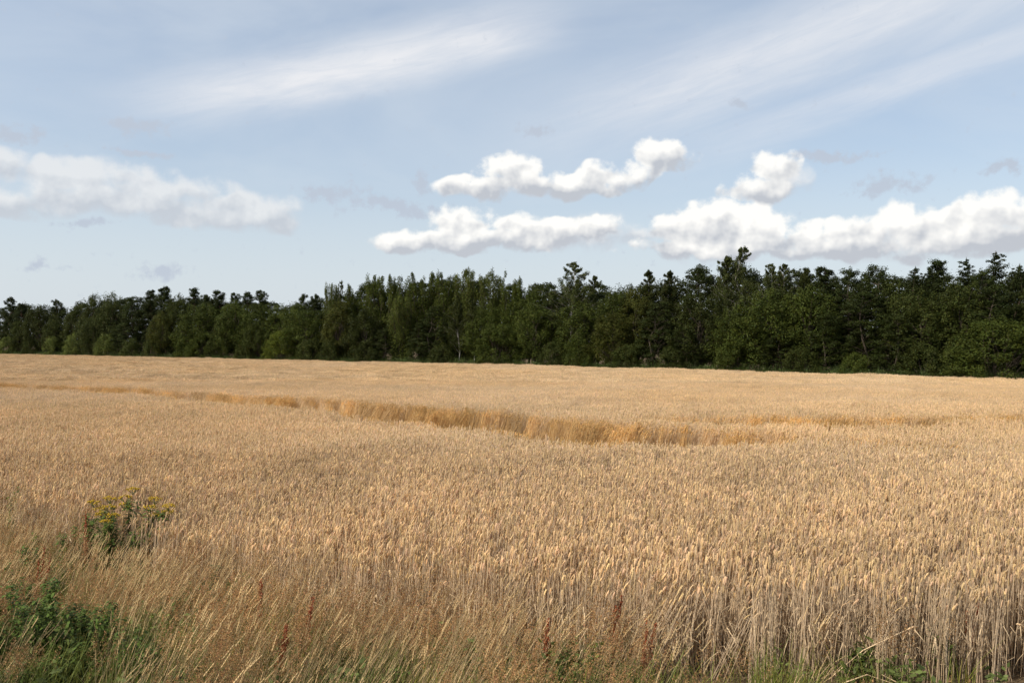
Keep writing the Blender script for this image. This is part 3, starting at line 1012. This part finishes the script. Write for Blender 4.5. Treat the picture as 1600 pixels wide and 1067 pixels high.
('round',-141.9,232.8,14.5,1,'md','dull tree beyond the left edge pine'),
('shrub',-136.8,225.7,4.8,1.2,'lt','pale bush beyond the left edge'),
]
tr = np.random.default_rng(77)
used = {k: 0 for k in PROTO}


def put_tree(kind, x, y, h, spread, colour, label, group):
    if kind == 'shrub' and h > 5.2:
        kind = 'thicket'
    if kind == 'birch' and colour == 'gy':
        kind = 'openbirch'
    variants, ph = PROTO[kind]
    tm, cm = variants[(used[kind] * 2 + used[kind] // len(variants)) % len(variants)]
    used[kind] += 1
    e = bpy.data.objects.new(NAMES[kind], None)
    COL.objects.link(e)
    e.location = (x, y, float(ground_z(x, y)))
    e.rotation_euler = (0, 0, tr.uniform(0, 6.28))
    k = h / ph
    kx = (k * .45 + .55) * spread * (1.0 if kind != 'shrub' else 1.0)
    e.scale = (kx * tr.uniform(.95, 1.05), kx * tr.uniform(.95, 1.05), k)
    e['label'], e['category'], e['group'] = label, CATS[kind], group
    b = tr.uniform(.9, 1.1)
    link('trunk', tm, e)
    c = link('crown', cm, e)
    if colour == 'lt' and kind in ('shrub', 'thicket'):
        b *= 1.5
    c.color = tuple(v * b for v in LEAFTINT[colour]) + (1.0,)
    return e


for (kind, x, y, h, sp, colr, lab) in TREES:
    put_tree(kind, x, y, h, sp, colr, lab, 'bushes along the field edge' if kind == 'shrub' else 'trees of the wood edge')
# deeper rows of the wood, seen only as dark foliage between the trees in front
tops = np.array(sorted((x / y, h / y) for (k, x, y, h, *_) in TREES if k != 'shrub' and y > 21075 / (173 + 130 * x / y) + 6.5))
for row, off in enumerate((13.0, 19.0)):
    u = -0.70
    while u < 0.70:
        D = 21075 / (173 + 130 * u) + off + tr.uniform(-1.5, 1.5)
        put_tree(['round', 'alder'][int(tr.random() < .5)], u * D, D, np.interp(u, tops[:, 0], np.convolve(np.pad(tops[:, 1], 2, 'edge'), np.ones(5) / 5, 'valid')) * D * tr.uniform(.84, .95), 1.15, 'dk', 'dark tree deep in the wood behind the front trees', 'trees deep in the wood')
        u += tr.uniform(4.2, 5.2) / D

# ------------------------------------------------------------------ field margin: grasses
DRY = np.array((0.50, 0.37, 0.20))
RUST = np.array((0.36, 0.205, 0.085))
GREEN = np.array((0.115, 0.145, 0.034))


def blade(m, rg, base, h, lean, ang, width, col, n=5):
    t = np.linspace(0, 1, n)
    o = np.array((math.cos(ang), math.sin(ang), 0))
    p = np.asarray(base) + o * (lean * t ** 1.8)[:, None] * h + np.array((0, 0, 1)) * (h * t * (1 - .18 * lean * t))[:, None]
    m.ribbon(p, width * (1 - .85 * t), (-o[1], o[0], 0), col)
    return p


def tuft_straw(seed):
    """pale tall grass: straight stems with narrow heads, leaning down-wind"""
    rg = np.random.default_rng(seed)
    m = MB()
    for i in range(9):
        b = (rg.normal(0, .06), rg.normal(0, .06), 0)
        p = blade(m, rg, b, rg.uniform(.6, .95), rg.uniform(.0, .28), rg.normal(0, .7), .0040, DRY * rg.uniform(.8, 1.3), 4)
        d = (p[-1] - p[-2]) / np.linalg.norm(p[-1] - p[-2])
        e0 = p[-1] - d * .03
        sd = np.array((-d[2], 0, d[0]))
        c = DRY * rg.uniform(.85, 1.35) * np.array((1.05, 1, .9))
        for q in range(5):
            m.add([e0 + d * .02 * q, e0 + d * (.02 * q + .012) + sd * .0038 * (1 - q * .12), e0 + d * (.02 * q + .03), e0 + d * (.02 * q + .012) - sd * .0038], [(0, 1, 2, 3)], None, c)
    for i in range(6):
        blade(m, rg, (rg.normal(0, .06), rg.normal(0, .06), 0), rg.uniform(.25, .5), rg.uniform(.2, .7), rg.uniform(0, 6.28), .006, DRY * rg.uniform(.6, 1.1), 4)
    return m.mesh('straw_grass', M_GRASS)


def tuft_haze(seed):
    """bent grass: airy rust-brown panicles on fine stems"""
    rg = np.random.default_rng(seed)
    m = MB()
    for i in range(8):
        b = (rg.normal(0, .07), rg.normal(0, .07), 0)
        hh_ = rg.uniform(.42, .72)
        p = blade(m, rg, b, hh_, rg.uniform(.05, .3), rg.normal(.1, .9), .003, DRY * rg.uniform(.6, .95), 4)
        top = p[-1]
        n = 62
        z = rg.random(n) ** .8
        a = rg.uniform(0, 6.28, n)
        r = .048 * (1 - z) ** .8 * rg.uniform(.3, 1, n) + .004
        c = np.stack([top[0] + r * np.cos(a), top[1] + r * np.sin(a), top[2] - .13 + .19 * z], 1)
        col = RUST * rg.uniform(.7, 1.45, (n, 1)) * (1 + rg.normal(0, .08, (n, 3)))
        m.leaves(c, rg.normal(size=(n, 3)), rg.uniform(.010, .020, n), rg, .35, col)
    for i in range(5):
        blade(m, rg, (rg.normal(0, .07), rg.normal(0, .07), 0), rg.uniform(.2, .4), rg.uniform(.2, .8), rg.uniform(0, 6.28), .005, DRY * rg.uniform(.5, .9), 4)
    return m.mesh('bent_grass', M_GRASS)


def tuft_green(seed):
    rg = np.random.default_rng(seed)
    m = MB()
    for i in range(22):
        blade(m, rg, (rg.normal(0, .06), rg.normal(0, .06), 0), rg.uniform(.15, .46), rg.uniform(.15, .9), rg.uniform(0, 6.28), .007, GREEN * rg.uniform(.6, 1.5) * (1 + rg.normal(0, .08, 3)), 4)
    return m.mesh('green_grass', M_GRASS)


def tuft_herb(seed):
    rg = np.random.default_rng(seed)
    m = MB()
    for i in range(5):
        p = blade(m, rg, (rg.normal(0, .05), rg.normal(0, .05), 0), rg.uniform(.12, .3), .2, rg.uniform(0, 6.28), .004, GREEN, 4)
        n = 16
        c = p[1] + (p[-1] - p[1]) * rg.random((n, 1)) + rg.normal(0, .035, (n, 3))
        m.leaves(c, rg.normal(size=(n, 3)) + (0, 0, 1.2), rg.uniform(.03, .06, n), rg, .5, GREEN * rg.uniform(.6, 1.4, (n, 1)))
    return m.mesh('low_herb', M_GRASS)


def margin(name, protos, per_m2, density, lean, tintf, hrange=(.85, 1.15), seed=1, **props):
    rg = np.random.default_rng(seed)
    n = int(per_m2 * 34 * 14)
    x = rg.uniform(-22, 12, n)
    y = rg.uniform(3.5, 17.5, n)
    k = (np.abs(x) < .72 * y + 2.5) & (rg.random(n) < density(x, y, near_edge(x) - y))
    x, y = x[k], y[k]
    n = len(x)
    ang = np.abs(rg.normal(lean, .13, n))
    s = rg.uniform(*hrange, n)
    scatter(name, np.stack([x, y, ground_z(x, y) - .01], 1), lean_euler(rg.uniform(-.6, .6, n) if lean > .1 else rg.uniform(0, 6.28, n), ang, rg.normal(0.05, .5, n)),
            np.stack([s, s, s], 1), tintf(x, y, rg, n), rg.integers(0, len(protos), n), protos, kind='stuff', **props)


def grey(x, y, rg, n):
    b = rg.uniform(.8, 1.2, (n, 1)) * (.85 + .3 * vnoise(x, y, .8, 44))[:, None]
    return b * np.ones((1, 3))


def greens(x, y, rg, n):
    f = vnoise(x, y, .6, 45)[:, None]
    return grey(x, y, rg, n) * (np.array((1.15, 1.1, .95)) * (1 - f) + np.array((1.75, 1.3, .95)) * f)


# d is how far in front of the crop's edge a point lies (m)
leftness = lambda x: np.clip((2.2 - x) / 4.0, 0.0, 1)
bushy = lambda x, y: np.clip(1 - np.hypot((x + 4.0) / 1.1, (y - 7.4) / .7), 0, 1)
front = lambda x, y: 1.2 * np.clip(1 - np.hypot((x + 4.7) / 1.0, (y - 10.1) / .9), 0, 1) ** .5
margin('tall_dry_grass', [tuft_straw(i) for i in range(8)], 38, lambda x, y, d: np.where((d > -.35) & (d < 4.2), np.clip(.25 + .75 * leftness(x) - bushy(x, y) * 1.5 - front(x, y), 0, 1) * (.25 + .75 * (vnoise(x, y, .9, 31) > .38)) * np.where(x > .9, .07 * (d > .1), 1) * np.clip(1.25 - d * .28, .1, 1), 0), .38, grey, seed=2, label='tall pale dry grass leaning over the field margin')
margin('bent_grass', [tuft_haze(i) for i in range(8)], 30, lambda x, y, d: np.where((d > -.15) & (d < 4.6), (vnoise(x, y, 1.1, 32) > .40) * np.clip(.30 + .6 * leftness(x) - bushy(x, y) * 1.4 - front(x, y) * .6, 0, 1) * np.where(x > 1.2, .3 * (d > .15), 1), 0), .22, grey, seed=3, label='airy rust brown bent grass along the field margin')
margin('green_grass', [tuft_green(i) for i in range(8)], 80, lambda x, y, d: np.where((d > -.1) & (d < 8), np.clip(.45 + .3 * d, 0, 1) * (.35 + .65 * (vnoise(x, y, .7, 33) > .42)) * np.where(x > 1.0, .75 * ((vnoise(x, y, .45, 35) > .60) | ((x > 1.7) & (x < 3.2) & (vnoise(x, y, .3, 36) > .35))) * (d > .3), 1), 0), .05, greens, hrange=(.7, 1.5), seed=4, label='short green grass at the foot of the field margin')
margin('low_herbs', [tuft_herb(i) for i in range(6)], 40, lambda x, y, d: np.where((d > .1) & (d < 7), (vnoise(x, y, .8, 34) > .5) * .9 * np.clip(leftness(x) + .15, 0, 1), 0), .05, grey, hrange=(.8, 1.7), seed=6, label='low leafy green herbs among the margin grass')


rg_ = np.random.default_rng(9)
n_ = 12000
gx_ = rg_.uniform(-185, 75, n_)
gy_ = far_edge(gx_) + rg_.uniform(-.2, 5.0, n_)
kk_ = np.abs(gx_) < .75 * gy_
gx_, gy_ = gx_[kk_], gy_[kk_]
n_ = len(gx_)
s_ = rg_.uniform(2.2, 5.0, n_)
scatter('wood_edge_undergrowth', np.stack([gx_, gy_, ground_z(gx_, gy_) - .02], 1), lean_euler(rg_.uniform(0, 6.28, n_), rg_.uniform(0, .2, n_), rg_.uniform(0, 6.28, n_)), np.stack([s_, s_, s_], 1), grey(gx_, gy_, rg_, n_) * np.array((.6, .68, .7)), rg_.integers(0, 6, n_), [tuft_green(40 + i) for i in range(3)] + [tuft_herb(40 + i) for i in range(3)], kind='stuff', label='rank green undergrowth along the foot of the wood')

# ------------------------------------------------------------------ field margin: single plants
def thing(name, x, y, label, cat, group=None):
    e = bpy.data.objects.new(name, None)
    COL.objects.link(e)
    e.location = (x, y, float(ground_z(x, y)))
    e['label'], e['category'] = label, cat
    if group:
        e['group'] = group
    return e


def leaf_blade(m, rg, p0, d, L, wd, col, droop=.4):
    """a toothed leaf: ribbon that widens and droops"""
    d = d / np.linalg.norm(d)
    s = np.cross(d, (0, 0, 1))
    s /= np.linalg.norm(s) + 1e-9
    t = np.linspace(0, 1, 6)
    p = p0 + d * (L * t)[:, None] - np.array((0, 0, 1)) * (droop * L * t ** 2)[:, None]
    m.ribbon(p, wd * np.array([.15, .7, .75, 1.0, .55, .03]), s, col)


def ragwort(x, y, h, heads, label, seed):
    rg = np.random.default_rng(seed)
    e = thing('ragwort', x, y, label, 'wildflower', 'yellow flowering plants at the crop edge')
    st, fo = MB(), MB()
    for i in range(4):
        a = rg.uniform(0, 6.28)
        tip = np.array((math.cos(a) * .07, math.sin(a) * .07, h * rg.uniform(.82, .97)))
        st.tube([(0, 0, -.02), tip * .5 + rg.normal(0, .01, 3), tip], [.006, .005, .003], 4, GREEN * .9)
        for k in range(60):
            f = rg.uniform(.3, .97)
            b = rg.uniform(0, 6.28)
            leaf_blade(fo, rg, tip * f, np.array((math.cos(b), math.sin(b), rg.uniform(.0, .7))), rg.uniform(.07, .15) * (1.2 - .5 * f), .034, GREEN * rg.uniform(.55, 1.25) * np.array((.95, 1.05, .9)), .4)
    link('stem', st.mesh('stem', M_WEED), e)
    link('foliage', fo.mesh('foliage', M_WEED), e)
    for k in range(heads):
        m = MB()
        a = rg.uniform(0, 6.28)
        c = np.array((math.cos(a) * .085 * (k > 0), math.sin(a) * .06 * (k > 0), h * (1 - .085 * k)))
        n = 42
        a2, q = rg.uniform(0, 6.28, n), np.sqrt(rg.random(n)) * .08
        pts = np.stack([c[0] + q * np.cos(a2), c[1] + q * np.sin(a2), c[2] + .02 - q * .35 + rg.normal(0, .008, n)], 1)
        for p in pts:                               # small yellow buttons in a flat-topped cluster
            th = np.arange(6) * np.pi / 3
            r = rg.uniform(.009, .014)
            ring = np.stack([p[0] + r * np.cos(th), p[1] + r * np.sin(th), np.full(6, p[2])], 1)
            m.add(np.vstack([ring, p + (0, 0, .008), p - (0, 0, .006)]), None, [(j, (j + 1) % 6, 6) for j in range(6)] + [((j + 1) % 6, j, 7) for j in range(6)], np.array((.55, .36, .03)) * rg.uniform(.75, 1.2))
        for p in pts[::4]:
            m.tube([c - (0, 0, .07), p - (0, 0, .005)], .0022, 3, GREEN)
        link('flower_head', m.mesh('flower_head', M_WEED), e)
    e.rotation_euler = (0, R(rg.uniform(0, 8)), rg.uniform(0, 6.28) * 0)
    return e


for i, (x, y, h, hd, lab) in enumerate([
    (-5.36, 11.15, .99, 2, 'leftmost yellow-flowered plant at the crop edge, one small flower head'),
    (-5.12, 11.10, 1.04, 3, 'second yellow-flowered plant from the left at the crop edge'),
    (-4.86, 11.25, 1.12, 3, 'tallest yellow-flowered plant, in the middle of the row'),
    (-4.58, 11.15, 1.02, 3, 'broad orange-yellow flowered plant right of the tallest one'),
    (-4.32, 11.05, .95, 2, 'rightmost low yellow-flowered plant at the crop edge'),
    (-4.92, 10.95, .86, 2, 'short yellow-flowered plant standing before the tallest one'),
]):
    ragwort(x * .962, y - .45, h + .02, hd, lab, 300 + i)


def leafy(x, y, h, spread, n, label, seed, name='leafy_weed', lsize=.048, tint=(1.1, 1.08, 1.0), cat='weed', stems=9):
    rg = np.random.default_rng(seed)
    e = thing(name, x, y, label, cat, 'leafy green weeds in the margin')
    st, fo = MB(), MB()
    for i in range(stems):
        a, q = rg.uniform(0, 6.28), spread * math.sqrt(rg.random())
        tip = np.array((math.cos(a) * q, math.sin(a) * q, h * rg.uniform(.7, 1) * (1 - .3 * (q / spread) ** 2)))
        base = np.array((tip[0] * .35, tip[1] * .35, -.02))
        st.tube([base, (base + tip) / 2 + rg.normal(0, .02, 3), tip], [.007, .005, .002], 4, GREEN * .7)
        for k in range(n // stems):
            f = 1 - rg.random() ** 1.5 * .85
            b = rg.uniform(0, 6.28)
            p = base + (tip - base) * f
            leaf_blade(fo, rg, p + rg.normal(0, .02, 3), np.array((math.cos(b), math.sin(b), rg.uniform(-.1, .9))), lsize * rg.uniform(.6, 1.35), lsize * .5, GREEN * rg.uniform(.4, 1.15) * np.array((.82, .98, .85)), rg.uniform(.2, .8))
    link('stem', st.mesh('stem', M_WEED), e)
    f = link('foliage', fo.mesh('foliage', M_WEED), e)
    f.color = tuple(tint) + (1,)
    return e


leafy(-4.15, 7.6, .90, .5, 3000, 'largest dark green leafy weed in the bottom left corner', 401, stems=22)
leafy(-3.62, 7.5, .80, .36, 1700, 'dark green leafy weed joined to the right of the largest one', 402, stems=14)
leafy(-4.65, 7.4, .78, .38, 1700, 'dark green leafy weed at the left edge below the grass', 403, stems=14)
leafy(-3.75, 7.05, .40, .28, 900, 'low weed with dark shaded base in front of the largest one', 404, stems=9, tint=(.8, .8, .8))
leafy(-5.2, 10.5, .88, .18, 420, 'upright green weed just left of the yellow flowers', 405, stems=6)
leafy(-6.75, 12.0, .98, .22, 420, 'green weed at the left edge beside the crop', 406, stems=6)
leafy(-5.75, 10.6, .70, .14, 300, 'narrow green tuft between left edge and yellow flowers', 407, stems=5, tint=(1.2, 1.15, .8))
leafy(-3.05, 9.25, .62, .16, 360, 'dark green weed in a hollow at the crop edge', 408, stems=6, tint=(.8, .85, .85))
leafy(3.0, 7.55, .34, .14, 200, 'small green weed at the foot of the standing stalks', 409, stems=5)
leafy(3.75, 7.7, .5, .10, 160, 'thin green weed climbing among the bottom right stalks', 410, stems=4)
leafy(-4.75, 10.3, .96, .22, 520, 'bushy green weed below the yellow flower heads', 413, stems=8)
leafy(-4.3, 10.3, .92, .20, 460, 'bushy green weed below the rightmost yellow flowers', 414, stems=8)
leafy(-5.15, 9.45, .80, .28, 620, 'green weed among grass at the left edge, halfway down the verge', 415, stems=9)
leafy(-4.7, 8.55, .78, .3, 720, 'green weed at the left edge just above the dark corner weeds', 416, stems=10)
leafy(-3.1, 7.1, .6, .3, 700, 'low green weed right of the dark corner weeds', 417, stems=9)
leafy(-1.0, 6.95, .42, .16, 300, 'small green weed among rust brown grass at the bottom', 411, stems=6)
leafy(-2.45, 6.95, .45, .2, 420, 'green weed at the bottom under the leaning dry grass', 412, stems=7)


def dock(x, y, h, lean, label, seed, tint=(1, 1, 1)):
    rg = np.random.default_rng(seed)
    e = thing('dock_plant', x, y, label, 'dock', 'rust red seeding dock plants')
    st, se, fo = MB(), MB(), MB()
    for i in range(3):
        tip = np.array((rg.normal(lean * h, .04), rg.normal(0, .04), h * rg.uniform(.8, 1) if i else h))
        p = np.stack([tip * t for t in np.linspace(0, 1, 5)])
        st.tube(p, [.006, .005, .004, .003, .002], 4, np.array((.26, .10, .05)))
        n = 210
        f = rg.uniform(.42, 1.0, n)
        c = tip * f[:, None] + rg.normal(0, 1, (n, 3)) * (.021 * (1.25 - f))[:, None]
        se.leaves(c, rg.normal(size=(n, 3)), rg.uniform(.010, .019, n), rg, .8, np.array((.30, .085, .035)) * rg.uniform(.6, 1.5, (n, 1)))
    for i in range(6):
        b = rg.uniform(0, 6.28)
        leaf_blade(fo, rg, np.array((0, 0, .04 + .05 * i)), np.array((math.cos(b), math.sin(b), .8)), rg.uniform(.12, .2), .035, np.array((.20, .12, .05)) * rg.uniform(.7, 1.3), .6)
    link('stem', st.mesh('stem', M_WEED), e)
    s_ = link('seed_head', se.mesh('seed_head', M_WEED), e)
    s_.color = tuple(tint) + (1,)
    link('foliage', fo.mesh('foliage', M_WEED), e)
    return e


for i, (x, y, h, ln, lab) in enumerate([
    (-4.85, 9.0, .86, .12, 'rust red dock at the left, above the dark green weeds'),
    (-5.0, 10.4, .92, .05, 'reddish dock in front of the yellow flowers'),
    (-2.35, 8.15, .72, .05, 'dark red dock beside the dark hollow in the dry grass'),
    (-1.88, 6.9, .72, .18, 'orange red dock at the bottom, under the leaning grass'),
    (-1.75, 7.3, .80, .15, 'rust red dock behind the bottom orange red one'),
    (.83, 7.35, .80, .03, 'bright red dock before the stalks, left of two close together'),
    (1.05, 7.2, .64, .05, 'shorter red dock, right of two close together'),
    (.28, 7.2, .62, .05, 'small orange dock at the bottom, near the picture middle'),
    (4.0, 7.75, .62, .0, 'brown dock among the bottom right stalks'),
]):
    dock(x, y, h, ln, lab, 500 + i)


def straw(pts, label, seed):
    """one broken wheat stalk with its ear"""
    rg = np.random.default_rng(seed)
    pts = np.asarray(pts, float)
    e = thing('broken_stalk', pts[0][0], pts[0][1], label, 'straw', 'broken stalks fallen out of the crop')
    o = np.array(e.location)
    m, k = MB(), MB()
    m.tube(pts - o, .0042, 5, STRAW * 1.25)
    d = (pts[-1] - pts[-2]) / np.linalg.norm(pts[-1] - pts[-2])
    p = pts[-1] - o
    k.tube([p, p + d * .02, p + d * .05, p + d * .085 + (0, 0, -.01), p + d * .1 + (0, 0, -.02)], [.004, .009, .009, .007, .002], 6, EAR * 1.2)
    link('stem', m.mesh('stem', M_WEED), e)
    link('ear', k.mesh('ear', M_WEED), e)


straw([(3.35, 7.35, .02), (2.9, 7.25, .20), (2.55, 7.2, .10)], 'broken stalk lying slantwise before the bottom right stalks', 1)
straw([(3.0, 7.2, .22), (3.25, 7.15, .10), (3.5, 7.1, .02)], 'broken stalk pointing down to the right at the bottom', 2)
straw([(2.7, 7.55, .05), (2.95, 7.45, .33), (3.3, 7.4, .52)], 'long pale stalk leaning up across the bottom right stalks', 3)
straw([(4.75, 7.5, .02), (4.5, 7.4, .38), (4.25, 7.35, .55)], 'bent stalk falling outward at the bottom right corner', 4)
